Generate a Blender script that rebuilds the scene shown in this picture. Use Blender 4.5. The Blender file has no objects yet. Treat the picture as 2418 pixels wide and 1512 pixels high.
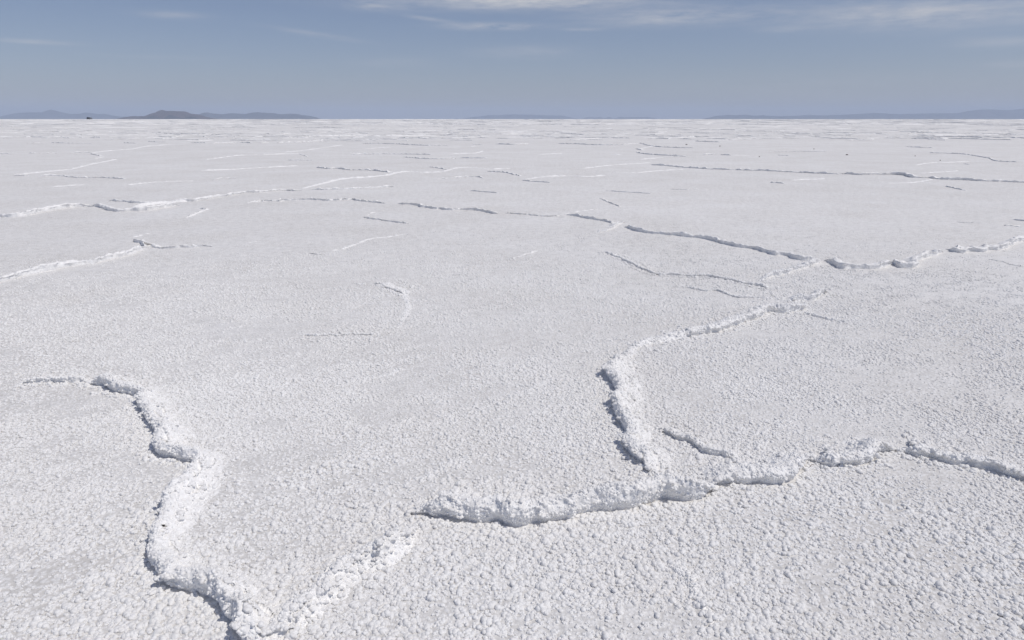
import bpy, math, random
import numpy as np

# ------------------------------------------------------------------ camera, world, sun, exposure
S = bpy.context.scene
COL = S.collection
CAM_H, PITCH, FPX, CX, CY = 1.6, math.radians(16.4), 1612.0, 1209.0, 756.0   # photo measured at 2418 x 1512
cam = bpy.data.cameras.new("camera"); cam_o = bpy.data.objects.new("camera", cam); COL.objects.link(cam_o)
cam.sensor_width = 36.0; cam.lens = 36.0 * FPX / 2418.0
cam.clip_start = 0.05; cam.clip_end = 200000.0
cam_o.location = (0, 0, CAM_H); cam_o.rotation_euler = (math.pi / 2 - PITCH, 0, 0)
S.camera = cam_o

SUN_ELEV = math.radians(61.0)
SUN_AZ = math.radians(109.0)          # clockwise from the view direction (+Y) towards the right (+X)
sun = bpy.data.lights.new("sun", 'SUN'); sun.energy = 2.75; sun.angle = math.radians(0.53); sun.color = (1.0, 0.95, 0.88)
sun_o = bpy.data.objects.new("sun", sun); COL.objects.link(sun_o)
sun_o.rotation_euler = (math.pi / 2 - SUN_ELEV, 0, math.pi - SUN_AZ)

S.view_settings.view_transform = 'Standard'; S.view_settings.look = 'None'
S.view_settings.gamma = 1.0; S.view_settings.exposure = -0.05
S.render.engine = 'CYCLES'
S.cycles.max_bounces = 14; S.cycles.diffuse_bounces = 12; S.cycles.glossy_bounces = 2; S.cycles.volume_bounces = 2
S.cycles.use_denoising = True; S.cycles.denoiser = 'OPENIMAGEDENOISE'; S.cycles.denoising_input_passes = 'RGB_ALBEDO_NORMAL'; S.cycles.denoising_prefilter = 'ACCURATE'
S.cycles.use_adaptive_sampling = False
S.cycles.sample_clamp_indirect = 4.0

W = bpy.data.worlds.new("World"); S.world = W; W.use_nodes = True
def N(nt, t, **kw):
    n = nt.nodes.new(t)
    for k, v in kw.items():
        setattr(n, k, v)
    return n
def math_n(nt, op, a, b=None, c=None, clamp=False):
    n = N(nt, 'ShaderNodeMath', operation=op, use_clamp=clamp)
    for i, v in enumerate((a, b, c)):
        if v is None: continue
        if isinstance(v, (int, float)): n.inputs[i].default_value = v
        else: nt.links.new(v, n.inputs[i])
    return n.outputs[0]
def build_world():
    nt = W.node_tree; nt.nodes.clear(); L = nt.links.new
    out = N(nt, 'ShaderNodeOutputWorld'); bg = N(nt, 'ShaderNodeBackground'); bg.inputs['Strength'].default_value = 0.076
    sky = N(nt, 'ShaderNodeTexSky', sky_type='NISHITA', sun_disc=False, sun_elevation=SUN_ELEV, sun_rotation=SUN_AZ,
            altitude=1300.0, air_density=1.0, dust_density=2.0, ozone_density=2.5)
    tint = N(nt, 'ShaderNodeHueSaturation'); tint.inputs['Saturation'].default_value = .94; tint.inputs['Value'].default_value = 1.0
    L(sky.outputs[0], tint.inputs['Color'])
    cool = N(nt, 'ShaderNodeMix', data_type='RGBA', blend_type='MULTIPLY'); cool.inputs[0].default_value = 1.0; cool.inputs[7].default_value = (1.0, .945, 1.025, 1)
    L(tint.outputs[0], cool.inputs[6])
    tc = N(nt, 'ShaderNodeTexCoord'); sep = N(nt, 'ShaderNodeSeparateXYZ'); L(tc.outputs['Generated'], sep.inputs[0])
    # azimuth and elevation of the looked-at direction, in degrees
    az = math_n(nt, 'MULTIPLY', math_n(nt, 'ARCTAN2', sep.outputs[0], sep.outputs[1]), 57.2958)
    el = math_n(nt, 'MULTIPLY', math_n(nt, 'ARCSINE', sep.outputs[2]), 57.2958)
    comb = N(nt, 'ShaderNodeCombineXYZ'); L(az, comb.inputs[0]); L(el, comb.inputs[1])
    mp = N(nt, 'ShaderNodeMapping'); L(comb.outputs[0], mp.inputs[0]); mp.inputs['Scale'].default_value = (0.11, 0.85, 1); mp.inputs['Rotation'].default_value = (0, 0, 0.02)
    n1 = N(nt, 'ShaderNodeTexNoise'); n1.inputs['Scale'].default_value = 1.0; n1.inputs['Detail'].default_value = 8; n1.inputs['Roughness'].default_value = 0.62; n1.inputs['Distortion'].default_value = 0.6
    L(mp.outputs[0], n1.inputs['Vector'])
    mp2 = N(nt, 'ShaderNodeMapping'); L(comb.outputs[0], mp2.inputs[0]); mp2.inputs['Scale'].default_value = (0.5, 2.6, 1)
    n2 = N(nt, 'ShaderNodeTexNoise'); n2.inputs['Scale'].default_value = 1.0; n2.inputs['Detail'].default_value = 6; n2.inputs['Roughness'].default_value = 0.65
    L(mp2.outputs[0], n2.inputs['Vector'])
    # thin cirrus banks: (x, y in the measured photo, half width, half height, tilt, density)
    banks = [(1230, 2, 330, 20, 0.00, 1.0), (1600, 40, 200, 20, 0.00, .70), (1170, 63, 100, 8, 0.0, .85), (885, 16, 75, 10, 0.02, .5),
             (2190, 32, 330, 34, 0.03, .80), (2350, 100, 110, 12, 0.0, .35), (85, 99, 95, 5, 0.0, .6), (408, 36, 75, 9, 0.0, .3),
             (750, 82, 95, 6, 0.12, .35), (1020, 46, 60, 5, 0.12, .35), (1240, 124, 110, 14, 0.0, .28), (2390, 153, 70, 9, 0.0, .3), (930, 148, 90, 12, 0, .15),
             (1370, 70, 40, 4, 0.0, .35), (1850, 70, 60, 6, 0, .3), (370, 135, 130, 5, 0.0, .15), (1900, 200, 500, 30, 0.0, .10)]
    tot = None
    for (x, y, hw, hh, tl, d) in banks:
        def ang(px, py):
            u, v = (px - CX) / FPX, (CY - py) / FPX
            fy = math.cos(PITCH) + v * math.sin(PITCH); fz = -math.sin(PITCH) + v * math.cos(PITCH)
            return math.degrees(math.atan2(u, fy)), math.degrees(math.atan2(fz, math.hypot(u, fy)))
        a0, e0 = ang(x, y); sa = abs(ang(x + hw, y)[0] - a0); se = abs(ang(x, y - hh)[1] - e0)
        da = math_n(nt, 'SUBTRACT', az, a0)
        de = math_n(nt, 'MULTIPLY_ADD', da, tl, math_n(nt, 'SUBTRACT', el, e0))
        q = math_n(nt, 'ADD', math_n(nt, 'POWER', math_n(nt, 'ABSOLUTE', math_n(nt, 'DIVIDE', da, sa)), 2.0),
                   math_n(nt, 'POWER', math_n(nt, 'ABSOLUTE', math_n(nt, 'DIVIDE', de, se)), 2.0))
        g = math_n(nt, 'MULTIPLY', math_n(nt, 'EXPONENT', math_n(nt, 'MULTIPLY', q, -1.0)), d)
        tot = g if tot is None else math_n(nt, 'ADD', tot, g)
    tex = math_n(nt, 'ADD', math_n(nt, 'MULTIPLY', n1.outputs[0], 0.65), math_n(nt, 'MULTIPLY', n2.outputs[0], 0.55))
    mr = N(nt, 'ShaderNodeMapRange'); mr.inputs[1].default_value = 0.38; mr.inputs[2].default_value = 0.74; L(tex, mr.inputs[0])
    mask = math_n(nt, 'MULTIPLY', math_n(nt, 'MULTIPLY', mr.outputs[0], tot), 1.15, clamp=True)
    mix = N(nt, 'ShaderNodeMix', data_type='RGBA'); L(mask, mix.inputs[0]); L(cool.outputs[2], mix.inputs[6]); mix.inputs[7].default_value = (7.4, 7.5, 7.9, 1)
    L(mix.outputs[2], bg.inputs['Color']); L(bg.outputs[0], out.inputs['Surface'])
build_world()

# ------------------------------------------------------------------ helpers
rng = np.random.default_rng(7)
def at(px, py):
    """photo measurement (2418 x 1512) -> point of the salt flat (z = 0)"""
    u, v = (px - CX) / FPX, (CY - py) / FPX
    fy = math.cos(PITCH) + v * math.sin(PITCH); fz = -math.sin(PITCH) + v * math.cos(PITCH)
    t = -CAM_H / fz
    return u * t, fy * t
def h2(ix, iy, iz=0, seed=0):
    with np.errstate(over='ignore'):
        n = ix.astype(np.int64) * 374761393 + iy.astype(np.int64) * 668265263 + np.int64(seed) * 1274126177
        if not isinstance(iz, int): n = n + iz.astype(np.int64) * 2147483647 + iz.astype(np.int64) * 99991
        n = (n ^ (n >> 13)) * 1274126177
        n = n ^ (n >> 16); n = n * 2246822519; n = n ^ (n >> 15)
    return (n & 0xFFFFFF).astype(np.float64) / float(0xFFFFFF)
def vnoise(x, y, seed=0):
    x0 = np.floor(x); y0 = np.floor(y); fx = x - x0; fy = y - y0
    fx = fx * fx * (3 - 2 * fx); fy = fy * fy * (3 - 2 * fy)
    a = h2(x0, y0, 0, seed); b = h2(x0 + 1, y0, 0, seed); c = h2(x0, y0 + 1, 0, seed); d = h2(x0 + 1, y0 + 1, 0, seed)
    return (a * (1 - fx) + b * fx) * (1 - fy) + (c * (1 - fx) + d * fx) * fy
def fbm(x, y, seed=0, o=4, g=0.5):
    s = 0; a = 1; t = 0
    for i in range(o):
        s = s + a * vnoise(x * 2 ** i + 17.3 * i, y * 2 ** i - 9.1 * i, seed + i); t += a; a *= g
    return s / t
def domes(P, cell, seed):
    """cauliflower relief: round domes on a jittered 3-D lattice, 0..1"""
    q = P / cell; b = np.floor(q - 0.5); best = np.full(len(P), 9.0)
    for i in (0, 1):
        for j in (0, 1):
            for k in (0, 1):
                c = b + np.array((i, j, k))
                jx = h2(c[:, 0], c[:, 1], c[:, 2], seed); jy = h2(c[:, 0], c[:, 1], c[:, 2], seed + 5); jz = h2(c[:, 0], c[:, 1], c[:, 2], seed + 9)
                d = (c[:, 0] + .2 + .6 * jx - q[:, 0]) ** 2 + (c[:, 1] + .2 + .6 * jy - q[:, 1]) ** 2 + (c[:, 2] + .2 + .6 * jz - q[:, 2]) ** 2
                best = np.minimum(best, d)
    return np.sqrt(np.maximum(0, 1 - best / 0.85))
def smooth(a, b, x):
    t = np.clip((x - a) / (b - a), 0, 1); return t * t * (3 - 2 * t)
def ground_z(x, y):
    r = np.hypot(x, y)
    z = (fbm(x * 0.9, y * 0.9, 11, 3) - .5) * 0.022 + (fbm(x * 0.22, y * 0.22, 21, 2) - .5) * 0.05
    return z * smooth(400, 100, r) + 1.2 * smooth(230, 560, r)
def mesh_obj(name, V, F, mat, parent=None, smooth_shade=True):
    V = np.asarray(V, np.float32); F = np.asarray(F, np.int32)
    me = bpy.data.meshes.new(name)
    me.vertices.add(len(V)); me.vertices.foreach_set('co', V.ravel())
    k = F.shape[1]
    me.loops.add(F.size); me.loops.foreach_set('vertex_index', F.ravel())
    me.polygons.add(len(F)); me.polygons.foreach_set('loop_start', np.arange(0, F.size, k, dtype=np.int32))
    me.polygons.foreach_set('use_smooth', np.full(len(F), smooth_shade))
    me.update(calc_edges=True)
    me.materials.append(mat)
    o = bpy.data.objects.new(name, me); COL.objects.link(o)
    if parent is not None: o.parent = parent
    return o
def grid_faces(n, m, wrap=False):
    i = np.arange(n - 1)[:, None] * m
    j = np.arange(m if wrap else m - 1)[None, :]; j1 = (j + 1) % m
    return np.stack([(i + j), (i + j1), (i + m + j1), (i + m + j)], -1).reshape(-1, 4)
def tag(o, label=None, cat=None, group=None, kind=None):
    if label: o['label'] = label
    if cat: o['category'] = cat
    if group: o['group'] = group
    if kind: o['kind'] = kind
    return o

# ------------------------------------------------------------------ materials
def new_mat(name):
    m = bpy.data.materials.new(name); m.use_nodes = True
    nt = m.node_tree; b = nt.nodes['Principled BSDF']
    return m, nt, b
def noise_node(nt, vec, scale, detail=3, rough=.55):
    n = N(nt, 'ShaderNodeTexNoise'); n.inputs['Scale'].default_value = scale; n.inputs['Detail'].default_value = detail; n.inputs['Roughness'].default_value = rough
    nt.links.new(vec, n.inputs['Vector']); return n.outputs[0]
def ramp(nt, fac, stops):
    r = N(nt, 'ShaderNodeValToRGB'); e = r.color_ramp.elements
    while len(e) < len(stops): e.new(0.5)
    for k, (p, c) in zip(e, stops): k.position = p; k.color = (*c, 1)
    nt.links.new(fac, r.inputs[0]); return r.outputs[0]
def salt_material(name, dark, light, dirt, bump, grain=420.0, sss=.007):
    m, nt, b = new_mat(name); L = nt.links.new
    geo = N(nt, 'ShaderNodeNewGeometry'); P = geo.outputs['Position']
    c1 = ramp(nt, noise_node(nt, P, 0.9, 5, .6), [(.32, dirt), (.50, dark), (.66, light)])
    fine = noise_node(nt, P, 55.0, 4, .6)
    mx = N(nt, 'ShaderNodeMix', data_type='RGBA', blend_type='MULTIPLY'); mx.inputs[0].default_value = 1.0
    L(c1, mx.inputs[6]); L(ramp(nt, fine, [(.30, (.86, .85, .84)), (.60, (1, 1, 1))]), mx.inputs[7])
    L(mx.outputs[2], b.inputs['Base Color'])
    b.inputs['Subsurface Weight'].default_value = .5 if sss else 0; b.inputs['Subsurface Radius'].default_value = (1, 1, 1); b.inputs['Subsurface Scale'].default_value = sss
    b.inputs['Roughness'].default_value = 0.62; b.inputs['IOR'].default_value = 1.45; b.inputs['Specular IOR Level'].default_value = 0.28
    h = math_n(nt, 'ADD', noise_node(nt, P, grain, 3, .65), math_n(nt, 'MULTIPLY', noise_node(nt, P, grain * .3, 2, .5), 1.6))
    bp = N(nt, 'ShaderNodeBump'); bp.inputs['Strength'].default_value = bump; bp.inputs['Distance'].default_value = 0.003
    L(h, bp.inputs['Height']); L(bp.outputs[0], b.inputs['Normal'])
    return m
M_CRYST = salt_material("salt_crystal", (.87, .867, .858), (.90, .898, .89), (.85, .842, .826), .40, 420, 0)
M_RIDGE = salt_material("salt_ridge_crust", (.92, .918, .91), (.94, .938, .932), (.90, .894, .88), .45, 420, 0)
def ground_material():
    m, nt, b = new_mat("salt_flat_crust"); L = nt.links.new
    geo = N(nt, 'ShaderNodeNewGeometry'); P = geo.outputs['Position']
    crust = ramp(nt, noise_node(nt, P, 0.7, 5, .6), [(.34, (.72, .703, .676)), (.52, (.775, .764, .744)), (.68, (.82, .814, .802))])
    # white popcorn grains scattered over a greyer, slightly warm crust
    vo = N(nt, 'ShaderNodeTexVoronoi'); vo.inputs['Scale'].default_value = 62.0; L(P, vo.inputs['Vector'])
    grain = ramp(nt, vo.outputs['Distance'], [(.30, (1, 1, 1)), (.62, (0, 0, 0))])
    mx = N(nt, 'ShaderNodeMix', data_type='RGBA'); L(grain, mx.inputs[0]); L(crust, mx.inputs[6]); mx.inputs[7].default_value = (.90, .897, .89, 1)
    # broad cleaner and dirtier stretches of the flat
    mp = N(nt, 'ShaderNodeMapping'); L(P, mp.inputs[0]); mp.inputs['Scale'].default_value = (.05, .11, 1)
    broad = ramp(nt, noise_node(nt, mp.outputs[0], 1.0, 6, .62), [(.30, (.93, .925, .92)), (.66, (1, 1, 1))])
    mp2 = N(nt, 'ShaderNodeMapping'); L(P, mp2.inputs[0]); mp2.inputs['Scale'].default_value = (1, 1, 1)
    mott = ramp(nt, noise_node(nt, mp2.outputs[0], 9.0, 6, .75), [(.36, (.88, .88, .88)), (.56, (1, 1, 1))])
    m2 = N(nt, 'ShaderNodeMix', data_type='RGBA', blend_type='MULTIPLY'); m2.inputs[0].default_value = 1; L(mx.outputs[2], m2.inputs[6]); L(broad, m2.inputs[7])
    m3 = N(nt, 'ShaderNodeMix', data_type='RGBA', blend_type='MULTIPLY'); m3.inputs[0].default_value = 1; L(m2.outputs[2], m3.inputs[6]); L(mott, m3.inputs[7])
    L(m3.outputs[2], b.inputs['Base Color'])
    b.inputs['Roughness'].default_value = 0.7; b.inputs['Specular IOR Level'].default_value = 0.2
    h = math_n(nt, 'ADD', math_n(nt, 'MULTIPLY', vo.outputs['Distance'], -1.0), math_n(nt, 'MULTIPLY', noise_node(nt, P, 260.0, 4, .7), .8))
    bp = N(nt, 'ShaderNodeBump'); bp.inputs['Strength'].default_value = .55; bp.inputs['Distance'].default_value = .006
    L(h, bp.inputs['Height']); L(bp.outputs[0], b.inputs['Normal'])
    return m
M_GROUND = ground_material()
def plain(name, c, rough=.7, var=.25, scale=3.0):
    m, nt, b = new_mat(name)
    geo = N(nt, 'ShaderNodeTexCoord')
    f = noise_node(nt, geo.outputs['Object'], scale, 5, .6)
    nt.links.new(ramp(nt, f, [(.3, tuple(x * (1 - var) for x in c)), (.7, tuple(min(1, x * (1 + var)) for x in c))]), b.inputs['Base Color'])
    b.inputs['Roughness'].default_value = rough
    return m

# ------------------------------------------------------------------ the salt flat: one sheet out to the horizon
def build_ground():
    half = math.radians(52)
    th_in = np.linspace(-half, half, 1250)
    th_out = np.linspace(half, 2 * math.pi - half, 60)[1:-1]
    th = np.concatenate([th_in, th_out])
    dep = np.linspace(math.radians(56), math.radians(1.2), 640)
    r_near = CAM_H / np.tan(dep)
    r_far = np.geomspace(r_near[-1], 42000.0, 130)[1:]
    r = np.concatenate([[0.02, 0.3, 0.6, 0.85], r_near, r_far])
    R, T = np.meshgrid(r, th, indexing='ij')
    X = R * np.sin(T); Y = R * np.cos(T)
    Z = ground_z(X, Y)
    near = smooth(9, 4, R)
    Z += near * ((fbm(X * 45, Y * 45, 31, 2) - .5) * 0.005)
    mid = smooth(3, 9, R) * smooth(60, 25, R)
    Z += mid * (fbm(X * 14, Y * 14, 37, 2) - .5) * 0.010
    Z += smooth(20, 60, R) * smooth(500, 200, R) * (fbm(X * 1.3, Y * 1.3, 41, 3) - .5) * 0.05
    n, m = X.shape
    o = mesh_obj('ground', np.stack([X, Y, Z], -1).reshape(-1, 3), grid_faces(n, m, wrap=True)[:, ::-1], M_GROUND)
    tag(o, 'white salt crust reaching flat and level to the horizon', kind='structure')
build_ground()

# ------------------------------------------------------------------ pressure ridges
PROFILE = {   # across the ridge: (offset from the scarp foot as a share of the width, height share); the steep side lies right of the line's travel
    's': [(.30, -.35), (.10, -.15), (.03, .05), (-.02, .32), (-.05, .62), (0, .88), (.10, 1.0), (.23, .94), (.40, .68), (.58, .40), (.80, .15), (1.0, -.08), (1.0, -.35)],
    'o': [(.30, -.35), (.10, -.10), (.06, .06), (.01, .18), (-.03, .28), (-.04, .48), (-.02, .74), (.05, .93), (.15, 1.0), (.26, .92), (.42, .64), (.60, .38), (.80, .16), (1.0, -.08), (1.0, -.35)],
    'b': [(-.50, -.3), (-.50, -.06), (-.36, .28), (-.22, .70), (-.08, .96), (.05, 1.0), (.18, .82), (.34, .36), (.50, -.06), (.50, -.3)],
}
CRUMBS = []
NEAR_H = np.zeros((1700, 2400), np.float32)      # 1 cm raster of ridge height near the camera, so loose crystals can sit on the ridges
NX0, NY0 = -12.0, 1.0
def ball():
    g = np.linspace(-1, 1, 4); V, F, idx = [], [], {}
    for ax in range(3):
        for sg in (-1, 1):
            q = {}
            for i in range(4):
                for j in range(4):
                    p = [0, 0, 0]; p[ax] = sg; p[(ax + 1) % 3] = g[i]; p[(ax + 2) % 3] = g[j]; k = tuple(np.round(p, 3))
                    if k not in idx: idx[k] = len(V); V.append(np.array(p) / np.linalg.norm(p))
                    q[i, j] = idx[k]
            for i in range(3):
                for j in range(3):
                    f = [q[i, j], q[i + 1, j], q[i + 1, j + 1], q[i, j + 1]]; F.append(f if sg > 0 else f[::-1])
    return np.array(V), np.array(F)
BALL_V, BALL_F = ball()
def frost(V, nr, ok, per, lo, hi, seed):
    """knobbly crystal growth on a ridge: small uneven beads half sunk into the crust"""
    r = np.random.default_rng(seed); c = np.flatnonzero(ok.ravel()); k = r.choice(c, min(len(c), per), replace=False)
    P = V.reshape(-1, 3)[k]; Nn = nr.reshape(-1, 3)[k]; R = lo + (hi - lo) * r.random(len(k)) ** 2.2
    sq = r.uniform(.75, 1.25, (len(k), 1, 3)); a = r.uniform(0, 6.283, len(k)); ca, sa = np.cos(a)[:, None], np.sin(a)[:, None]
    B = np.stack([BALL_V[None, :, 0] * ca - BALL_V[None, :, 1] * sa, BALL_V[None, :, 0] * sa + BALL_V[None, :, 1] * ca, BALL_V[None, :, 2] + 0 * ca], -1)
    B = B * sq * (R * 1.0)[:, None, None] + (P + Nn * (R * .25)[:, None])[:, None, :]
    F = BALL_F[None] + (np.arange(len(k)) * len(BALL_V))[:, None, None]
    return B.reshape(-1, 3), F.reshape(-1, 4)
def catmull(P, n_per=8):
    P = np.asarray(P, float)
    if len(P) < 3: return P
    Q = np.vstack([2 * P[0] - P[1], P, 2 * P[-1] - P[-2]]); out = []
    t = np.linspace(0, 1, n_per, endpoint=False)[:, None]
    for i in range(1, len(Q) - 2):
        a, b, c, d = Q[i - 1], Q[i], Q[i + 1], Q[i + 2]
        out.append(.5 * (2 * b + (c - a) * t + (2 * a - 5 * b + 4 * c - d) * t ** 2 + (3 * b - a - 3 * c + d) * t ** 3))
    return np.vstack(out + [P[-1:]])
def ridge_mesh(world_pts, h, w, kind, seed, coarse=1.0):
    P = catmull(world_pts)
    seg = np.hypot(*np.diff(P, axis=0).T); s = np.concatenate([[0], np.cumsum(seg)]); Ltot = s[-1]
    dist = float(np.min(np.hypot(P[:, 0], P[:, 1])))
    ds = max(0.004, 0.0013 * dist) * coarse
    n = int(np.clip(Ltot / ds, 8, 1600)); u = np.linspace(0, Ltot, n)
    C = np.stack([np.interp(u, s, P[:, 0]), np.interp(u, s, P[:, 1])], -1)
    fs = 1.0 / max(.05, .6 * w)
    T = np.gradient(C, axis=0); T /= np.maximum(1e-9, np.linalg.norm(T, axis=1))[:, None]
    k = max(1, int(w * .6 / (Ltot / n)));
    if n > 4 * k and k > 1:
        ker = np.hanning(2 * k + 1); ker /= ker.sum()
        T = np.stack([np.convolve(np.pad(T[:, i], k, mode='edge'), ker, 'valid') for i in (0, 1)], -1)
        T /= np.maximum(1e-9, np.linalg.norm(T, axis=1))[:, None]
    Nn = np.stack([-T[:, 1], T[:, 0]], -1)                      # left of travel = the gentle side
    sn = seed * 13.7
    wob = (fbm(u * fs * .8 + sn, u * 0 + seed, 51, 3) - .5) * w * .38
    C = C + Nn * wob[:, None]
    te = min(.2 * Ltot, .85 * w)
    taper = smooth(-.15 * te, te, u) * smooth(Ltot + .15 * te, Ltot - te, u)
    amp = taper ** .7 * (0.68 + .66 * fbm(u * fs * .55 + sn, u * 0 + seed * 3.1, 61, 3))
    if kind == 'b': amp *= smooth(.22, .50, fbm(u * fs * .35 + sn, u * 0, 71, 2)) * .25 + .75
    if dist > 16: amp *= .68 + .48 * smooth(.30, .62, fbm(u * fs * 1.1 + sn, u * 0 + 2.2, 75, 2))
    wid = w * (0.40 + 0.60 * np.sqrt(np.clip(amp, 0, 1.3))) * (.75 + .5 * fbm(u * fs * .4 - sn, u * 0 + 5, 81, 2))
    hh = h * amp
    pr = np.array(PROFILE[kind])
    arc = np.concatenate([[0], np.cumsum(np.hypot(np.diff(pr[:, 0]) * w, np.diff(pr[:, 1]) * h))])
    m = int(np.clip(arc[-1] / (ds * 1.1), 10, 70))
    prc = catmull(pr, 12)
    arcc = np.concatenate([[0], np.cumsum(np.hypot(np.diff(prc[:, 0]) * w, np.diff(prc[:, 1]) * h))])
    a = np.linspace(0, arcc[-1], m)
    po = np.interp(a, arcc, prc[:, 0]); pz = np.interp(a, arcc, prc[:, 1])
    off = po[None, :] * wid[:, None]
    # ragged lip: the face steps in and out along the ridge
    rib = (fbm((u * 55.0)[:, None] + sn + 0 * pz[None, :], pz[None, :] * .8 + seed, 95, 2) - .5) if dist < 6 else 0
    lip = (fbm((u * fs * 2.2)[:, None] + sn + 0 * pz[None, :], pz[None, :] * 2.5 + seed, 91, 3) - .5)
    off += lip * w * .22 * np.clip(pz, 0, 1)[None, :] + rib * .016 * (np.clip(pz, 0, 1) * (po < .22))[None, :]
    X = C[:, :1] + Nn[:, :1] * off; Y = C[:, 1:] + Nn[:, 1:] * off
    zz = pz[None, :] * hh[:, None]; zz = np.where(pz[None, :] < 0, pz[None, :] * np.maximum(hh[:, None], .05 if h < .2 else h), zz)
    if dist < 6:      # cracks where the crust has split along the crest
        for pc, sd in ((.30, 3), (.52, 8)):
            cut = np.exp(-((po[None, :] + lip * .25 - pc) / .030) ** 2) * smooth(.50, .62, fbm((u * fs * .9)[:, None] + sn + sd, np.full((1, m), float(sd)), 97, 2))
            zz = zz - cut * h * .16 * (pz[None, :] > .2)
    G = ground_z(X, Y)
    V = np.stack([X, Y, zz + G - 0.003], -1)
    du = np.gradient(V, axis=0); dv = np.gradient(V, axis=1); nr = np.cross(dv, du); nr /= np.maximum(1e-9, np.linalg.norm(nr, axis=-1))[..., None]
    F = grid_faces(n, m, wrap=True)
    flat = V.reshape(-1, 3)
    if dist < 14:
        c = max(.019, .004 * dist)
        d = (domes(flat, c * 2.6, seed) - .5) * c * .95 + (domes(flat, c, seed + 3) - .4) * c * .55
        if dist < 5: d += (domes(flat, c * .5, seed + 7) - .4) * c * .26
    else:
        d = (domes(flat, max(.05, .30 * w), seed) - .5) * .45 * h + (domes(flat, max(.025, .13 * w), seed + 2) - .5) * .22 * h
    k2 = (np.clip(pz, 0, .25) * 4)[None, :] * np.clip(hh / (.6 * h), .25, 1)[:, None]
    V = V + nr * (d.reshape(n, m) * k2)[..., None]
    if dist < 7 and h > .03:
        q = rng.random(int(Ltot * 260)); ci = np.minimum((q * n).astype(int), n - 1)
        o_ = np.where(rng.random(len(q)) < .6, -np.abs(rng.normal(0, .03, len(q))) - .004, wid[ci] * (1 + .3 * rng.normal(0, 1, len(q))))
        CRUMBS.append(np.stack([C[ci, 0] + Nn[ci, 0] * o_, C[ci, 1] + Nn[ci, 1] * o_], -1))
    if dist < 14:
        ix = ((V[..., 0] - NX0) * 100).astype(int).ravel(); iy = ((V[..., 1] - NY0) * 100).astype(int).ravel()
        z = (V[..., 2] - G).ravel()
        ok = (ix >= 0) & (ix < 2400) & (iy >= 0) & (iy < 1700) & (z > 0)
        np.maximum.at(NEAR_H, (iy[ok], ix[ok]), z[ok])
    V3 = V.reshape(-1, 3)
    if dist < 7.5:
        area = Ltot * (w + 1.2 * h); ok = np.broadcast_to(pz[None, :] > .04, (n, m)) & ((V[..., 2] - G) > -.004)
        big = 1 + .12 * max(0, dist - 3)
        B, FB = frost(V, nr, ok, int(area * 6500 / big ** 2), .0028 * big, .0085 * big, seed)
        V3 = np.vstack([V3, B]); F = np.vstack([F, FB + n * m])
    return V3, F
def pts(s): 
    return [tuple(float(v) for v in p.split(',')) for p in s.split()]

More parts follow.
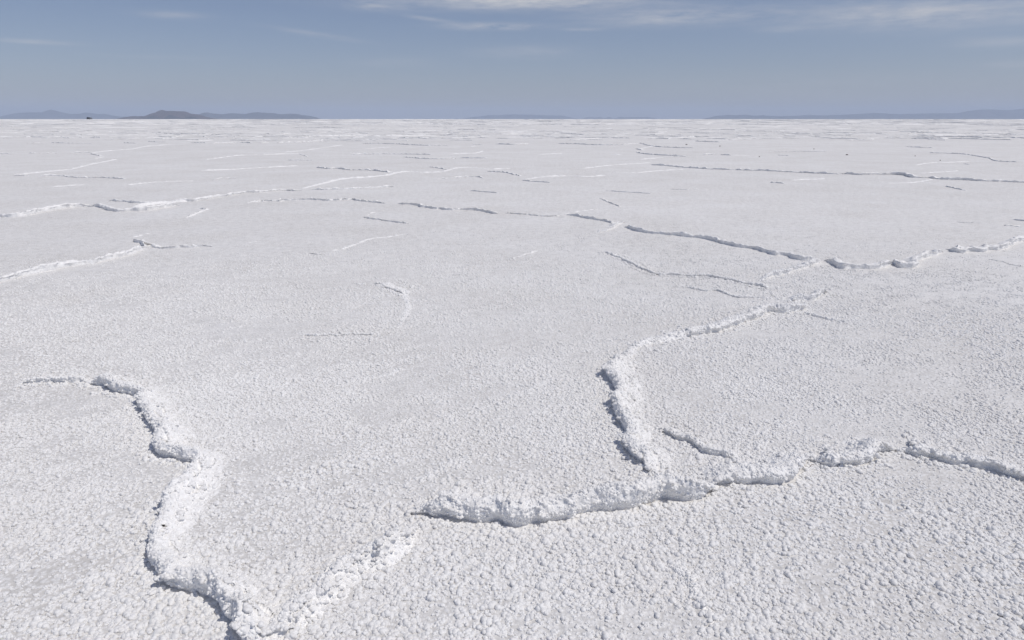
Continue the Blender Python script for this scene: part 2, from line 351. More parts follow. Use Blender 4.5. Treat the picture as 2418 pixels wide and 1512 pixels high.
# near ridges: (label, height m, width m, profile, line in the photo)
NEAR = [
 ("small salt ledge reaching left from the top of the big curving foreground ridge", .034, .08, 's', "44,910 80,908 113,907 140,908 167,907 215,905"),
 ("big thick salt ridge curving down the left foreground with a shadow on its left", .064, .175, 'o', "218,904 253,922 289,931 323,941 332,960 348,983 357,1010 376,1034 366,1056 372,1074 400,1090 430,1098 455,1103 443,1123 425,1150 402,1186 384,1222 372,1249 355,1272 346,1290 357,1316 368,1344 384,1371 411,1394 443,1407 479,1421 497,1439 515,1462 542,1478 565,1498 582,1520 600,1560"),
 ("low rounded salt ridge climbing right from the bottom corner towards the broken slab ridge", .066, .17, 'b', "596,1512 640,1492 680,1470 715,1448 752,1425 775,1400 792,1374 815,1352 845,1334 880,1315 915,1294 945,1270 965,1245"),
 ("broken slab ridge in the centre foreground with a dark gap under its lip", .082, .23, 'o', "966,1208 992,1215 1018,1229 1040,1227 1074,1229 1112,1235 1143,1237 1172,1233 1200,1238 1232,1241 1266,1238 1307,1238 1351,1234 1372,1224 1402,1216 1439,1209 1480,1206 1528,1199 1565,1195 1600,1193 1634,1190 1662,1176 1690,1156"),
 ("low crumbly bank of salt joining the slab ridge to the right-hand foreground ridges", .052, .20, 's', "1675,1166 1700,1160 1727,1158 1761,1155 1795,1153 1832,1150 1862,1141 1879,1127 1890,1100 1900,1085"),
 ("smooth curled salt ridge with a shadowed hollow on the right foreground", .054, .18, 'o', "1905,1088 1930,1102 1957,1111 1984,1110 2014,1110 2045,1104 2060,1090 2085,1077 2112,1066"),
 ("knobbly salt ridge sloping down to the right edge of the foreground", .050, .14, 's', "2108,1064 2136,1079 2163,1086 2190,1084 2217,1093 2247,1100 2284,1103 2314,1107 2345,1115 2379,1127 2406,1135 2440,1148 2500,1170"),
 ("short slanting salt ridge inside the corner of the right foreground slab", .034, .11, 's', "1545,1022 1580,1033 1604,1047 1638,1064 1673,1080 1697,1087 1724,1099 1752,1112"),
 ("thick salt ridge with caves in its near face in the right middle ground", .056, .18, 's', "1612,808 1631,801 1655,796 1690,789 1724,781 1755,773 1775,762 1795,750 1823,743 1861,744 1888,738 1904,728"),
 ("puffy short salt ridge at the upper end of the caved ridge", .050, .14, 's', "1862,716 1885,712 1913,712 1932,706 1950,692"),
 ("rounded bend of salt crust linking the caved ridge to the upright ridge", .036, .13, 'b', "1640,792 1600,800 1565,806 1530,815 1500,828 1478,846 1462,866"),
 ("salt ridge running straight towards the viewer with a shadow along its left side", .056, .18, 's', "1462,848 1450,868 1432,892 1442,903 1456,920 1446,951 1451,982 1462,1004 1475,1026 1474,1054 1486,1078 1511,1102 1534,1126"),
 ("thin curved salt rim on the slab above the caved ridge", .026, .09, 's', "1425,597 1463,614 1495,628 1520,641 1558,652 1589,653 1627,655 1668,656 1699,661 1746,671 1784,677 1812,686"),
 ("thinnest lower salt rim just left of the caved ridge top", .018, .07, 's', "1615,680 1664,691 1690,690 1715,699 1746,707 1778,707 1824,708"),
 ("short white salt spur hooking left off the long right-hand ridge", .044, .13, 's', "1800,664 1822,656 1847,653 1881,641 1909,633 1940,618"),
 ("long shadowed salt ridge sloping down right across the middle ground", .044, .15, 's', "1476,539 1501,548 1526,553 1558,557 1605,561 1649,565 1683,572 1715,580 1746,586 1778,590 1800,597 1825,603 1850,605 1872,612 1897,617 1935,614"),
 ("sagging thick salt ridge with a shaded near face right of the spur", .056, .17, 's', "1946,616 1962,626 1976,633 1991,636 2015,637 2045,638 2074,637 2094,633 2108,626"),
 ("knotted salt lumps between the sagging ridge and the right edge", .052, .16, 's', "2098,620 2106,625 2117,633 2140,635 2161,632 2172,616 2192,612 2207,607 2231,598"),
 ("white puffy salt ridge rising to the right edge of the picture", .056, .20, 's', "2232,591 2249,597 2272,599 2297,597 2323,598 2339,593 2360,594 2378,591 2388,583 2405,574 2430,569 2480,560"),
 ("rounded white salt knob where three middle ridges meet", .040, .14, 's', "1415,552 1432,547 1448,541 1462,533 1478,528"),
 ("shadowed salt ridge leading right into the white knob", .042, .15, 's', "1335,510 1350,512 1375,517 1400,521 1426,525 1444,532"),
 ("faint white salt spur above the ridge leading to the knob", .022, .12, 'b', "1330,508 1369,501 1413,495"),
 ("thin dark salt edge left of the ridge leading to the knob", .030, .12, 's', "1190,506 1243,510 1256,512 1294,514 1325,512"),
 ("crooked salt ridge with two dark steps in the centre middle ground", .046, .17, 's', "940,483 956,485 981,487 993,491 1027,496 1038,496 1061,499 1096,499 1124,500 1141,502 1158,506 1180,507"),
 ("arched salt ridge at the left end of the crooked ridge", .042, .17, 's', "584,480 610,478 647,476 660,477 681,475 724,474 750,474 776,475 810,474 833,473 850,477 873,479 887,481 912,482"),
 ("short dark salt edge under the arched ridge", .032, .11, 's', "856,516 895,522 924,526 966,530"),
 ("pale salt rim bending above the short dark edge", .018, .12, 'b', "862,512 881,503 921,497 950,494"),
 ("long thick salt ridge with a dark lumpy end at the left edge", .070, .24, 's', "-60,514 0,512 28,512 51,510 77,505 111,499 144,494 180,490 222,488"),
 ("dark stepped salt scarp right of the lumpy left-edge ridge", .055, .20, 's', "216,486 239,493 260,498 280,500 309,499 334,498 368,495 401,490 428,486"),
 ("white double-crested salt ridge above the dark stepped scarp", .042, .22, 'b', "312,491 347,485 386,481 430,477 470,474"),
 ("thin dark salt line just behind the double-crested ridge", .035, .14, 's', "255,475 288,477 309,480 339,481 372,480"),
 ("long white salt ridge rising right from the double-crested ridge", .048, .22, 's', "400,477 437,477 463,476 476,473 514,467 553,460 581,455 624,453 664,449 695,450 714,449"),
 ("white hook of salt below the end of the dark stepped scarp", .030, .13, 'b', "437,516 463,506 485,497 470,493"),
 ("white salt ridge slanting up from the left edge of the middle ground", .054, .17, 's', "-40,676 0,665 26,658 77,643 129,633 159,628 198,623 231,618 257,611 296,601 321,595 353,582"),
 ("small knob of salt at the top of the slanting left ridge", .052, .13, 's', "312,567 326,572 338,579 350,577"),
 ("small straight salt ridge running right from the knob", .034, .12, 's', "350,574 368,583 399,584 437,582 476,580 503,578"),
 ("faint white salt swelling up and left of the small knob", .020, .14, 'b', "310,560 325,556 339,551 362,547"),
 ("faint dashed salt rim continuing right of the small straight ridge", .014, .09, 'b', "510,577 545,573 578,571 616,567"),
 ("faint white salt rim stepping up through the centre middle ground", .018, .12, 'b', "764,594 810,586 850,571 864,565 910,560 966,553"),
 ("tiny dotted salt edge left of the stepping white rim", .012, .07, 's', "713,597 736,599 766,603"),
 ("faint dotted salt edge right of the stepping white rim", .012, .08, 's', "1036,576 1080,578 1124,579 1183,581"),
 ("short dark crescent crack edge in the middle of the large slab", .022, .17, 's', "886,674 910,683 933,691 956,701"),
 ("faint raised streak curving down from the end of the crescent edge", .013, .12, 'b', "952,698 962,718 960,745 948,770 930,788"),
 ("tiny dark dash beside the crescent edge", .012, .06, 's', "834,673 847,675 862,676"),
 ("low row of salt grains across the large central slab", .016, .07, 's', "708,793 753,795 781,793 798,796 827,793 892,794"),
 ("faint pale streak of raised salt left of the knob's white spur", .016, .12, 'b', "1205,616 1230,606 1250,599 1292,588"),
 ("faint swelling of raised grains across the central slab nearest the upright ridge", .012, .10, 'b', "826,912 870,897 920,885 965,868"),
 ("narrow row of raised grains in the bottom right foreground", .020, .13, 'b', "1588,1318 1615,1360 1640,1400 1665,1448 1692,1476"),
 ("thin salt rim trailing right of the caved ridge", .018, .07, 's', "1888,740 1919,749 1950,757 1998,766"),
 ("stub of low crust left of the big curving foreground ridge", .014, .06, 's', "285,1278 318,1280 346,1284"),
 ("small dark broken patch of crust above the shadowed middle ridge", .030, .11, 's', "1417,471 1435,479 1445,483 1465,491"),
 ("dotted salt edge low at the right edge of the picture", .014, .08, 's', "2330,614 2360,620 2390,628 2430,634"),
 ("small dark salt edge near the right border above the puffy ridge", .026, .12, 's', "2370,533 2388,534 2412,537"),
 ("thin broken salt edge left of the small one near the right border", .018, .12, 's', "2253,525 2290,527 2325,528"),
 ("dark salt edge touching the right border", .024, .12, 's', "2390,518 2410,520 2440,522"),
]
for i, (lab, h, w, kind, line) in enumerate(NEAR):
    V, F = ridge_mesh([at(*p) for p in pts(line)], h * (1.38 if max(q[1] for q in pts(line)) > 760 else 1.5), w * (1.25 if kind == 's' else 1.0), kind, 100 + i)
    tag(mesh_obj('salt_ridge', V, F, M_RIDGE), lab, 'salt ridge', 'salt ridges edging the slabs in the near and middle ground')

# ridges farther out: (tone, height m, line); d = dark shaded edge, w = white crest
MID = """d .06 735,446 767,447 810,446 838,445 881,443 932,440
w .07 712,444 753,434 787,425 824,420 850,419 911,414 942,408 976,406 1000,408 1048,406
w .06 1046,406 1079,397 1120,396 1158,399 1208,397
d .07 744,396 771,399 799,399 823,402 836,402 874,403 916,408
d .05 1014,395 1033,398 1054,401
d .05 1148,404 1189,408 1206,412 1228,417
w .06 1237,425 1275,420 1292,418 1343,416 1384,418 1430,415
d .04 1233,427 1251,430 1300,434
w .05 1446,406 1497,408 1549,403 1617,399
w .05 1377,398 1432,392 1480,389 1537,385
d .05 1033,422 1067,421 1118,419 1142,422
d .04 1107,452 1138,454 1177,458
d .035 1429,453 1479,455 1538,458
d .03 1583,448 1620,449 1654,448
d .04 1816,432 1840,434 1852,435
w .06 1868,426 1905,424 1948,422
d .08 1535,390 1583,393 1618,396 1660,398 1680,399 1736,401
d .08 1734,401 1754,402 1829,405 1898,408 1959,411 1982,412
d .10 1980,411 2028,413 2083,413 2126,414 2151,420 2190,421
d .08 2188,421 2220,425 2275,427 2326,430 2420,433 2470,436
w .04 2090,434 2155,432 2201,425
w .04 2170,411 2240,407 2262,405
d .04 2231,441 2256,446 2281,450
d .05 2192,362 2261,364 2309,370 2335,374
d .05 2333,373 2350,381 2403,384
w .05 2160,392 2199,386 2292,383
d .03 2273,388 2290,390
d .07 1501,361 1532,365 1576,368 1622,370
d .06 1589,371 1622,371
d .08 1662,367 1692,366
d .07 1700,367 1727,368
w .05 1727,368 1760,368 1793,369
d .04 1834,367 1865,368
d .05 1813,359 1884,358 1954,358
w .07 1512,378 1540,375 1568,373
d .07 1500,352 1514,355
w .06 1505,353 1525,349 1544,345
d .08 1312,339 1364,340 1412,342 1474,342
d .07 1472,342 1511,339 1528,344 1566,348 1636,350
d .07 827,366 891,365 949,365 1019,366
d .06 952,372 1000,376 1052,376 1078,375
d .06 1084,374 1120,375 1153,375
d .07 855,339 911,340 942,341 1002,344 1057,344
d .07 1115,342 1139,342
d .08 1170,341 1216,342 1249,340
w .07 1110,346 1125,345
w .07 1060,365 1120,362 1140,357
w .06 31,413 120,405 171,399 223,386 276,377
d .06 30,416 48,416 67,416
d .06 88,417 127,416 150,417 182,420 240,420 293,423
w .06 217,362 261,356 309,353 343,346 412,341
d .06 212,365 224,367 235,369
w .05 222,375 245,371
d .08 -30,364 0,364 30,364
d .07 66,363 84,363
d .06 92,364 137,363
d .07 163,362 214,361
w .06 473,404 548,401 610,397 705,392
w .06 487,377 569,368 651,365 708,363
w .06 672,360 720,355 806,343
d .04 706,365 724,371
d .05 678,380 738,380
w .04 302,436 370,429 460,426
d .05 500,423 540,421 560,421
w .05 120,441 170,437 205,436
d .08 450,338 488,339
d .09 503,340 535,339 563,337
d .09 566,337 592,338
d .09 616,338 636,337
d .12 654,338 690,337 724,336 766,332
d .07 120,338 170,339 218,339
d .07 290,338 323,339
d .10 348,335 370,336 392,336
d .07 64,339 108,338
d .10 132,326 166,327
d .09 163,317 194,318
d .09 218,324 238,325
d .08 1290,324 1357,325 1439,326 1489,327
d .10 1304,314 1345,316 1379,319
d .10 1701,306 1735,307
d .09 1742,310 1783,310
d .08 2208,313 2262,314
d .08 2267,324 2321,326
d .07 2150,328 2232,332
d .08 2310,316 2365,317 2420,318
d .08 2362,325 2425,326
d .06 2136,348 2204,350
d .10 1052,316 1075,316
d .10 940,326 985,327 1010,328
d .09 1640,334 1700,336
w .08 860,352 900,349 925,348
w .07 1270,366 1300,364 1330,362
w .08 1440,365 1470,366"""
LAND = [(300, 'blue range at far left'), (500, 'brown hill'), (760, 'notched blue range'), (1080, 'gap right of the notched range'),
        (1560, 'low central hills'), (1700, 'bare gap before the right range'), (2100, 'long right range'), (9999, 'right end of the long range')]
ORD = ['topmost', 'second', 'third', 'fourth', 'fifth', 'sixth', 'seventh', 'eighth', 'ninth', 'tenth', 'eleventh', 'twelfth', 'thirteenth', 'fourteenth', 'fifteenth', 'sixteenth', 'seventeenth', 'eighteenth', 'nineteenth', 'twentieth', 'last']
rows = []
for i, ln in enumerate(MID.split('\n')):
    t, h, *rest = ln.split(); p = pts(' '.join(rest))
    mx = sum(a for a, _ in p) / len(p); my = sum(b for _, b in p) / len(p)
    land = next(nm for lim, nm in LAND if mx < lim)
    rows.append([my, land, t, float(h), p, i])
rows.sort(key=lambda r: r[0])
count = {}
for my, land, t, h, p, i in rows:
    k = count.get((land, t), 0); count[(land, t)] = k + 1
    wp = [at(*q) for q in p]
    V, F = ridge_mesh(wp, h * (.85 if t == 'd' else .52), h * (3.2 if t == 'd' else 2.8), 's' if t == 'd' else 'b', 300 + i)
    ln = 'short' if abs(p[-1][0] - p[0][0]) < 60 else 'long'
    tone = 'dark-edged' if t == 'd' else 'white-crested'
    tag(mesh_obj('salt_ridge', V, F, M_RIDGE), f"{ORD[k]} {tone} salt ridge counting down below the {land}", 'salt ridge', 'salt ridges out on the far slabs')

def random_ridge(y_px, rnd, k=1.0):
    x_px = rnd.uniform(-80, 2500); x, y = at(x_px, y_px)
    L = k * rnd.uniform(.035, .11) * y * rnd.choice([.5, 1, 1, 1.6]); hd = rnd.gauss(0, .35) + rnd.choice([0, 0, .5, -.5])
    p = [(x, y)]
    for _ in range(5):
        hd += rnd.gauss(0, .28); x += L / 5 * math.cos(hd); y += L / 5 * math.sin(hd); p.append((x, y))
    return p
rnd = random.Random(5)
for i in range(140):
    yp = 291 + 42 * rnd.random() ** 1.1
    p = random_ridge(yp, rnd); d = p[0][1]
    h = rnd.uniform(.04, .085) * (1 + .003 * d)
    V, F = ridge_mesh(p, h, h * rnd.uniform(3, 4.5), rnd.choice('sssb'), 600 + i, 2.0)
    tag(mesh_obj('salt_ridge', V, F, M_RIDGE), 'thin dash-like salt ridge in the crowded band just under the horizon', 'salt ridge', 'salt ridges crowded under the horizon')
VV, FF, nv = [], [], 0
for i in range(2600):
    yp = 283.2 + (12 if i % 2 else 45) * rnd.random() ** .9
    p = random_ridge(yp, rnd, .35 if i % 2 == 0 else .8); d = p[0][1]
    h = rnd.uniform(.05, .11) * (1 + .0026 * d) * (1 if i % 2 else .6)
    V, F = ridge_mesh(p, h, h * rnd.uniform(3, 5), rnd.choice('sssb'), 800 + i, 5.0)
    VV.append(V); FF.append(F + nv); nv += len(V)
tag(mesh_obj('far_salt_ridges', np.vstack(VV), np.vstack(FF), M_RIDGE), 'hazy mass of tiny salt ridges merging along the horizon line', 'salt ridges', kind='stuff')

# ------------------------------------------------------------------ popcorn salt crystals over the crust
def crystal_nodes(n_var=10):
    ng = bpy.data.node_groups.new('salt_crystals', 'GeometryNodeTree')
    ng.interface.new_socket('Geometry', in_out='INPUT', socket_type='NodeSocketGeometry'); ng.interface.new_socket('Geometry', in_out='OUTPUT', socket_type='NodeSocketGeometry')
    L = ng.links.new; gi = N(ng, 'NodeGroupInput'); go = N(ng, 'NodeGroupOutput')
    r = random.Random(3); g2i = N(ng, 'GeometryNodeGeometryToInstance')
    for v in range(n_var):
        jn = N(ng, 'GeometryNodeJoinGeometry')
        for k in range(5 + v % 4):
            ico = N(ng, 'GeometryNodeMeshIcoSphere'); ico.inputs['Radius'].default_value = 1.0; ico.inputs['Subdivisions'].default_value = 3
            a = r.uniform(0, 6.28); d = 0 if k == 0 else r.uniform(.8, 1.7); sc = r.uniform(.65, 1.15) * (1 if k else 1.15)
            tr = N(ng, 'GeometryNodeTransform'); tr.inputs['Translation'].default_value = (d * math.cos(a), d * math.sin(a), r.uniform(.1, .75) * (1.2 if k == 0 else .8))
            tr.inputs['Scale'].default_value = (sc, sc * r.uniform(.8, 1.15), sc * r.uniform(.7, 1.0)); tr.inputs['Rotation'].default_value = (r.uniform(-.4, .4), r.uniform(-.4, .4), a)
            L(ico.outputs['Mesh'], tr.inputs['Geometry']); L(tr.outputs[0], jn.inputs[0])
        pos = N(ng, 'GeometryNodeInputPosition'); nrm = N(ng, 'GeometryNodeInputNormal')
        off = N(ng, 'ShaderNodeVectorMath', operation='ADD'); L(pos.outputs[0], off.inputs[0]); off.inputs[1].default_value = (v * 7.1, v * 3.3, 0)
        no = N(ng, 'ShaderNodeTexNoise'); no.inputs['Scale'].default_value = 1.9; no.inputs['Detail'].default_value = 3; no.inputs['Roughness'].default_value = .6; L(off.outputs[0], no.inputs['Vector'])
        sub = math_n(ng, 'MULTIPLY', math_n(ng, 'SUBTRACT', no.outputs[0], .5), 0.55)
        vs = N(ng, 'ShaderNodeVectorMath', operation='SCALE'); L(nrm.outputs[0], vs.inputs[0]); L(sub, vs.inputs['Scale'])
        sp = N(ng, 'GeometryNodeSetPosition'); L(jn.outputs[0], sp.inputs['Geometry']); L(vs.outputs[0], sp.inputs['Offset'])
        sm = N(ng, 'GeometryNodeSetMaterial'); sm.inputs['Material'].default_value = M_CRYST; L(sp.outputs[0], sm.inputs['Geometry'])
        ss = N(ng, 'GeometryNodeSetShadeSmooth'); L(sm.outputs[0], ss.inputs['Geometry']); L(ss.outputs[0], g2i.inputs[0])
    def attr(name, t):
        n = N(ng, 'GeometryNodeInputNamedAttribute', data_type=t); n.inputs['Name'].default_value = name; return n.outputs['Attribute']
    ip = N(ng, 'GeometryNodeInstanceOnPoints'); L(gi.outputs[0], ip.inputs['Points']); L(g2i.outputs[0], ip.inputs['Instance'])
    ip.inputs['Pick Instance'].default_value = True
    L(attr('pick', 'INT'), ip.inputs['Instance Index']); L(attr('turn', 'FLOAT_VECTOR'), ip.inputs['Rotation']); L(attr('size', 'FLOAT_VECTOR'), ip.inputs['Scale'])
    L(ip.outputs[0], go.inputs[0])
    return ng
def build_crystals():
    P, Sz = [], []
    def band(r0, r1, sp, s_lo, s_hi, keep=1.0):
        hw = math.radians(44)
        xs = np.arange(-r1 * math.sin(hw) - .3, r1 * math.sin(hw) + .3, sp); ys = np.arange(.9, r1, sp * .9)
        X, Y = np.meshgrid(xs, ys); X = X + (np.arange(len(ys)) % 2)[:, None] * sp * .5
        X = X.ravel() + rng.uniform(-.42, .42, X.size) * sp; Y = Y.ravel() + rng.uniform(-.42, .42, Y.size) * sp
        R = np.hypot(X, Y); ok = (R >= r0) & (R < r1) & (np.abs(X) < Y * math.tan(hw) + .35)
        X, Y, R = X[ok], Y[ok], R[ok]
        patch = fbm(X * 1.6, Y * 2.4, 131, 4, .55); st = fbm((X + .6 * Y) * 3.0, (Y - .6 * X) * 9.0, 137, 3)
        dens = smooth(.33, .56, .65 * patch + .35 * st)
        ix = np.clip(((X - NX0) * 100).astype(int), 0, 2399); iy = np.clip(((Y - NY0) * 100).astype(int), 0, 1699)
        hz = NEAR_H[iy, ix]
        prob = (.55 + .45 * dens) * keep * np.where(hz > .003, np.where(Y < 4.5, .16 + .84 * smooth(.012, .004, hz), .30 + .6 * smooth(.020, .004, hz)), 1.0)
        prob = prob * smooth(13.0, 4.5, np.hypot(X, Y))
        kp = rng.random(len(X)) < prob
        X, Y, hz, dens = X[kp], Y[kp], hz[kp], dens[kp]
        s = (s_lo + (s_hi - s_lo) * rng.random(len(X)) ** 2.0) * (.60 + .46 * dens) * np.where(hz > .004, .75, 1.0) * (.45 + .55 * smooth(12, 6, np.hypot(X, Y)))
        P.append(np.stack([X, Y, ground_z(X, Y) + hz - .25 * s], -1)); Sz.append(s)
    band(1.2, 3.1, .0215, .0042, .0105)
    band(3.1, 4.5, .0195, .0038, .0078)
    band(1.2, 4.0, .024, .0020, .0034, .7)
    band(4.5, 14.0, .026, .0038, .0076)
    cr = np.vstack(CRUMBS); s = .0035 + .007 * rng.random(len(cr)) ** 2
    ix = np.clip(((cr[:, 0] - NX0) * 100).astype(int), 0, 2399); iy = np.clip(((cr[:, 1] - NY0) * 100).astype(int), 0, 1699)
    P.append(np.stack([cr[:, 0], cr[:, 1], ground_z(cr[:, 0], cr[:, 1]) + NEAR_H[iy, ix] - .1 * s], -1)); Sz.append(s)
    P = np.vstack(P); Sz = np.concatenate(Sz); n = len(P); print('crystal clusters', n)
    me = bpy.data.meshes.new('salt_crystals'); me.vertices.add(n); me.vertices.foreach_set('co', P.astype(np.float32).ravel())
    a = me.attributes.new('pick', 'INT', 'POINT'); a.data.foreach_set('value', rng.integers(0, 10, n).astype(np.int32))
    t = np.stack([rng.normal(0, .15, n), rng.normal(0, .15, n), rng.uniform(0, 6.28, n)], -1)
    a = me.attributes.new('turn', 'FLOAT_VECTOR', 'POINT'); a.data.foreach_set('vector', t.astype(np.float32).ravel())
    sv = np.stack([Sz, Sz, Sz * rng.uniform(.72, 1.12, n)], -1)
    a = me.attributes.new('size', 'FLOAT_VECTOR', 'POINT'); a.data.foreach_set('vector', sv.astype(np.float32).ravel())
    me.materials.append(M_CRYST)
    o = bpy.data.objects.new('salt_crystals', me); COL.objects.link(o)
    md = o.modifiers.new('crystals', 'NODES'); md.node_group = crystal_nodes()
    tag(o, 'popcorn-like white salt crystals carpeting the crust', 'salt crystals', kind='stuff')
build_crystals()

# ------------------------------------------------------------------ distant hills
M_BROWN = plain('bare_brown_rock', (.075, .055, .058), .9, .35, .004)
M_FOOTHILL = plain('dark_foothill_slope', (.035, .037, .045), .9, .3, .004)  # darker base colour for the low hills before the brown one
M_RANGE = plain('far_range_rock', (.06, .06, .065), .9, .3, .0025)
def hill(sil, base_py, D, mat, label, depth=2.2, seed=0, rough=.3, sx=1.0):
    """silhouette points (x, y) of the photo turned into a hill range of real width, height and depth standing at distance D"""
    sil = np.array(sil, float); x = np.linspace(sil[0, 0], sil[-1, 0], max(40, int((sil[-1, 0] - sil[0, 0]) / 3)))
    y = np.interp(x, sil[:, 0], sil[:, 1])
    u = (x - CX) / FPX; hp = np.maximum(.2, base_py - y)
    X = u * D * math.cos(PITCH); H = hp / FPX * D * .92 + rough * (fbm(x * .35, x * 0, 200 + seed, 3) - .5) * 2 / FPX * D
    H = np.maximum(H, 2.0)
    m = 17; t = np.linspace(-1, 1, m)
    Hm = H.max(); V = []
    prof = (1 - np.abs(t) ** 1.25)
    for i in range(len(x)):
        gul = (fbm(np.full(m, x[i] * .10 + 3), t * 2.2 + seed, 210 + seed, 4) - .5)
        z = H[i] * prof * (1 + .55 * gul * (1 - prof) * 2) - .5
        z[0] = z[-1] = -8; V.append(np.stack([X[i] + gul * H[i] * .6, D + t * depth * Hm, z], -1))
    o = mesh_obj('hills', np.vstack(V), grid_faces(len(x), m)[:, ::-1], mat)
    return tag(o, label, kind='structure')
def c1(s, ox, oy, k): return [(ox / 1.4475 + a / k / 1.4475, oy / 1.4475 + b / k / 1.4475) for a, b in pts(s)]
isl = c1("300,292 312,285 340,265 420,235 560,236 700,235 760,230 830,195 900,165 970,155 1010,118 1060,103 1110,118 1150,128 1300,128 1400,135 1520,135 1560,150 1620,168 1680,185 1800,200 1850,215 1900,240 1980,252 2025,275 2035,292", 380, 360, 6.045)
hill(isl, 298 / 6.045 / 1.4475 + 360 / 1.4475, 14000, M_BROWN, 'brown flat-topped hill standing alone on the horizon', 3.0, 1)
for k, s in enumerate(["700,292 790,240 890,224 960,250 1010,292", "1105,292 1150,240 1215,206 1300,225 1400,255 1460,292", "1475,292 1560,252 1650,244 1750,255 1810,292"]):
    hill(c1(s, 380, 360, 6.045), 298 / 6.045 / 1.4475 + 360 / 1.4475, 12900, M_FOOTHILL, 'dark foothill at the foot of the brown hill', 2.0, 5 + k)
K1 = 2.015
hill(c1("-300,205 -200,196 -100,215 0,222 60,200 100,188 160,182 260,180 320,180 340,165 365,160 400,172 440,182 500,192 560,190 600,182 640,186 680,192 720,190 780,202 830,212 860,208 895,213 930,226", 0, 300, K1), 300 / 1.4475 + 227 / K1 / 1.4475, 27000, M_RANGE, 'pale blue mountain range at the far left of the horizon', 3.0, 11)
hill(c1("1300,214 1370,185 1400,172 1430,170 1480,178 1540,182 1600,175 1660,178 1700,180 1740,172 1780,168 1820,172 1880,174 1940,182 2000,178 2050,180 2080,188 2130,192 2160,198 2182,212", 0, 300, K1), 300 / 1.4475 + 216 / K1 / 1.4475, 22000, M_RANGE, 'notched blue range right of the brown hill', 3.0, 12)
hill(c1("760,208 830,196 900,190 950,182 1030,183 1070,178 1150,177 1250,181 1380,184 1450,186 1500,195 1560,206", 1200, 300, K1), 300 / 1.4475 + 210 / K1 / 1.4475, 33000, M_RANGE, 'faint low hills at the centre of the horizon', 3.0, 13)
hill(c1("1590,208 1620,197 1680,200 1720,194 1742,206 1760,200 1780,194 1803,206 1830,202 1850,194 1880,198 1940,198 2030,196 2080,200 2110,209", 1200, 300, K1), 300 / 1.4475 + 211 / K1 / 1.4475, 33000, M_RANGE, 'row of faint hillocks right of the central hills', 3.0, 14)
hill(c1("240,209 300,194 380,187 430,190 490,186 560,194 620,190 700,197 850,194 930,188 1000,192 1100,189 1200,185 1300,180 1380,174 1460,178 1560,184 1700,178 1800,176 1960,176 2030,160 2100,152 2200,150 2300,156 2418,145 2520,150 2700,140 2900,170", 2300, 300, K1), 300 / 1.4475 + 217 / K1 / 1.4475, 27000, M_RANGE, 'long blue range rising to the right edge of the horizon', 3.0, 15)

# ------------------------------------------------------------------ two off-road vehicles parked far out
M_PAINT = plain('dark_car_paint', (.035, .04, .05), .35, .1, 2.0)
M_PAINT2 = plain('grey_car_paint', (.16, .17, .19), .35, .1, 2.0)
M_GLASS = plain('car_window_glass', (.02, .025, .03), .1, .1, 2.0)
M_TYRE = plain('tyre_rubber', (.02, .02, .02), .9, .1, 8.0)
M_LAMP = plain('headlight_lens', (.7, .7, .68), .2, .05, 2.0)
def prism(name, side, x0, x1, mat, parent, inset=0.0):
    """side outline in (y, z) swept across x, the upper points pulled in a little"""
    side = np.array(side); zt = side[:, 1].max(); zb = side[:, 1].min(); k = inset * (side[:, 1] - zb) / (zt - zb)
    n = len(side); V = np.vstack([np.stack([x0 + k, side[:, 0], side[:, 1]], -1), np.stack([x1 - k, side[:, 0], side[:, 1]], -1)])
    me = bpy.data.meshes.new(name); me.from_pydata(V.tolist(), [], [list(range(n))[::-1], list(range(n, 2 * n))] + [[i, (i + 1) % n, n + (i + 1) % n, n + i] for i in range(n)])
    me.materials.append(mat); o = bpy.data.objects.new(name, me); COL.objects.link(o); o.parent = parent; return o
def make_vehicle():
    root = bpy.data.objects.new('off_road_vehicle', None); COL.objects.link(root)
    prism('body', [(-2.3, .45), (2.25, .45), (2.3, .75), (2.2, 1.05), (.95, 1.15), (-2.3, 1.15)], -.93, .93, M_PAINT, root, .06)
    prism('cabin', [(-2.28, 1.152), (1.0, 1.152), (.45, 1.88), (-2.15, 1.9)], -.88, .88, M_PAINT, root, .16)
    prism('windscreen', [(.98, 1.22), (1.04, 1.22), (.53, 1.82), (.47, 1.82)], -.72, .72, M_GLASS, root, .05)
    prism('rear_window', [(-2.31, 1.25), (-2.27, 1.25), (-2.17, 1.78), (-2.21, 1.78)], -.7, .7, M_GLASS, root, .05)
    for sx in (-1, 1):
        prism('headlight', [(2.24, .8), (2.33, .8), (2.31, .98), (2.24, .98)], sx * .68 - .15, sx * .68 + .15, M_LAMP, root)
        for y in (-1.45, 1.4):
            a = np.linspace(0, 2 * math.pi, 20, endpoint=False)
            prism('wheel', np.stack([y + .39 * np.cos(a), .39 + .39 * np.sin(a)], -1), sx * .82 - .12, sx * .82 + .12, M_TYRE, root)
    return root
def far_spot(px, d):
    return ((px - CX) / FPX * d * math.cos(PITCH), d, float(ground_z(np.array(0.0), np.array(d))))
veh = make_vehicle()
veh.location = far_spot(208.3, 620); veh.rotation_euler.z = .45
tag(veh, 'dark off-road vehicle parked far out on the horizon, left of two', 'vehicle', 'vehicles parked on the horizon')
v2 = veh.copy(); COL.objects.link(v2); v2.location = far_spot(213.6, 640); v2.rotation_euler.z = .2
v2['label'] = 'paler grey off-road vehicle parked on the horizon beside the dark one'
for ch in list(veh.children):
    c = ch.copy(); COL.objects.link(c); c.parent = v2
    if ch.name.split('.')[0] in ('body', 'cabin'):
        c.data = ch.data.copy(); c.data.materials[0] = M_PAINT2

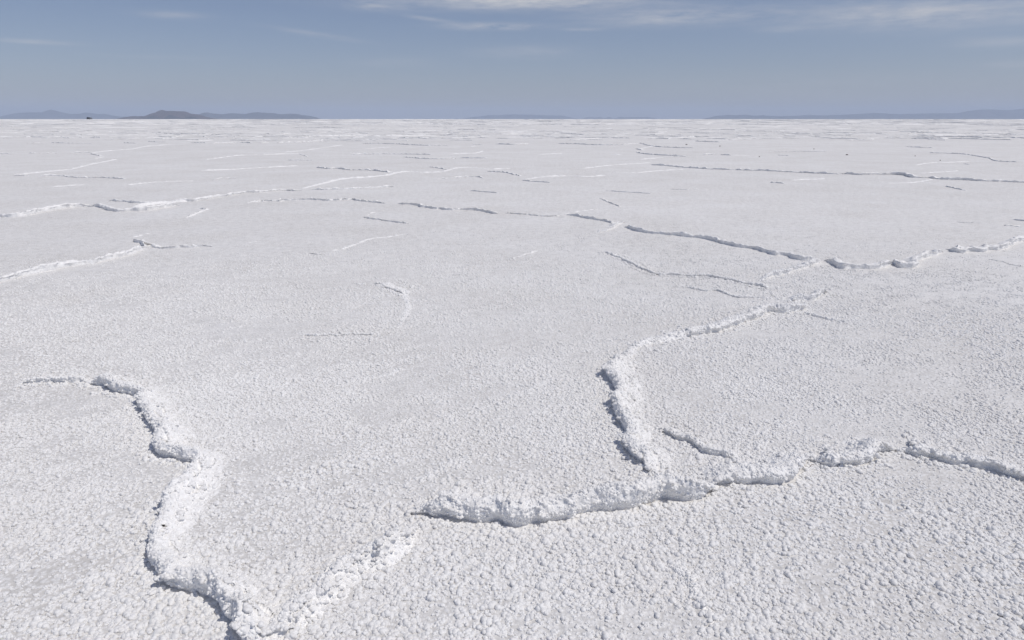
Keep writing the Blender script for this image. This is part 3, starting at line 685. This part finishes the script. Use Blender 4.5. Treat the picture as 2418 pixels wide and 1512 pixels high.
# ------------------------------------------------------------------ small loose things
M_STONE = plain('dark_stone', (.22, .20, .18), .9, .3, 20)
M_TWIG = plain('brown_twig_bark', (.16, .09, .05), .9, .3, 60)
def stone(px, py, s, label, seed, grp=None):
    s = s * .75
    x, y = at(px, py); n, m = 14, 20
    th = np.linspace(0.02, math.pi - .02, n)[:, None]; ph = np.linspace(0, 2 * math.pi, m, endpoint=False)[None, :]
    d = np.stack([np.sin(th) * np.cos(ph), np.sin(th) * np.sin(ph), np.cos(th) + 0 * ph], -1).reshape(-1, 3)
    r = .75 + .5 * domes(d + seed, .8, seed) * .6
    V = d * r[:, None] * np.array((1.3, 1.0, .75)) * s + np.array((x, y, float(ground_z(np.array(x), np.array(y))) + .35 * s))
    tag(mesh_obj('stone', V, grid_faces(n, m, True), M_STONE), label, 'stone', grp)
for k, (px, py, s, lb) in enumerate([(1793, 371.5, .035, 'dark clod just right of the short dark ridges below the right range'), (2000, 366, .06, 'long dark clod lying alone on the far right slab'),
        (1700, 346, .055, 'small dark clod right of the far branching ridges'), (1621, 342, .07, 'largest dark clod, nearest the bare horizon gap'),
        (1922, 352, .045, 'dark clod farthest out on the right slab'), (2220, 380, .03, 'tiny dark clod above the pale right-hand ridge'), (2161, 368.5, .035, 'tiny dark clod left of the thin far right edge')]):
    stone(px, py, s, lb, 40 + k, 'dark clods on the far slabs')
stone(1070, 1305, .0035, 'tiny black pebble among crystals below the broken slab ridge', 60)
def twig():
    x0, y0 = at(1911, 1112.5); x1, y1 = at(1922, 1108.5)
    t = np.linspace(0, 1, 12); a = np.linspace(0, 2 * math.pi, 8, endpoint=False)
    C = np.stack([x0 + (x1 - x0) * t, y0 + (y1 - y0) * t + .002 * np.sin(t * 5), .024 + .004 * np.sin(t * 3) + 0 * t], -1)
    V = []
    for i in range(12):
        r = .0022 * (1 - .6 * t[i]); V.append(C[i] + np.stack([r * np.cos(a) * .4, r * np.cos(a), r * np.sin(a)], -1))
    tag(mesh_obj('twig', np.vstack(V), grid_faces(12, 8, True), M_TWIG), 'small brown twig under the curled salt ridge', 'twig')
twig()

# ------------------------------------------------------------------ air
def haze():
    m = bpy.data.materials.new('haze'); m.use_nodes = True; nt = m.node_tree; nt.nodes.clear()
    out = N(nt, 'ShaderNodeOutputMaterial'); pv = N(nt, 'ShaderNodeVolumePrincipled')
    pv.inputs['Color'].default_value = (.57, .665, .825, 1); pv.inputs['Density'].default_value = 4.4e-5; pv.inputs['Anisotropy'].default_value = 0.0
    nt.links.new(pv.outputs[0], out.inputs['Volume'])
    z0, z1, e = -40.0, 620.0, 43000.0
    V = [(x, y, z) for z in (z0, z1) for x, y in ((-e, -e), (e, -e), (e, e), (-e, e))]
    F = [(3, 2, 1, 0), (4, 5, 6, 7), (0, 1, 5, 4), (1, 2, 6, 5), (2, 3, 7, 6), (3, 0, 4, 7)]
    tag(mesh_obj('haze', V, F, m, smooth_shade=False), 'thin blue haze over the whole flat', kind='stuff')
haze()
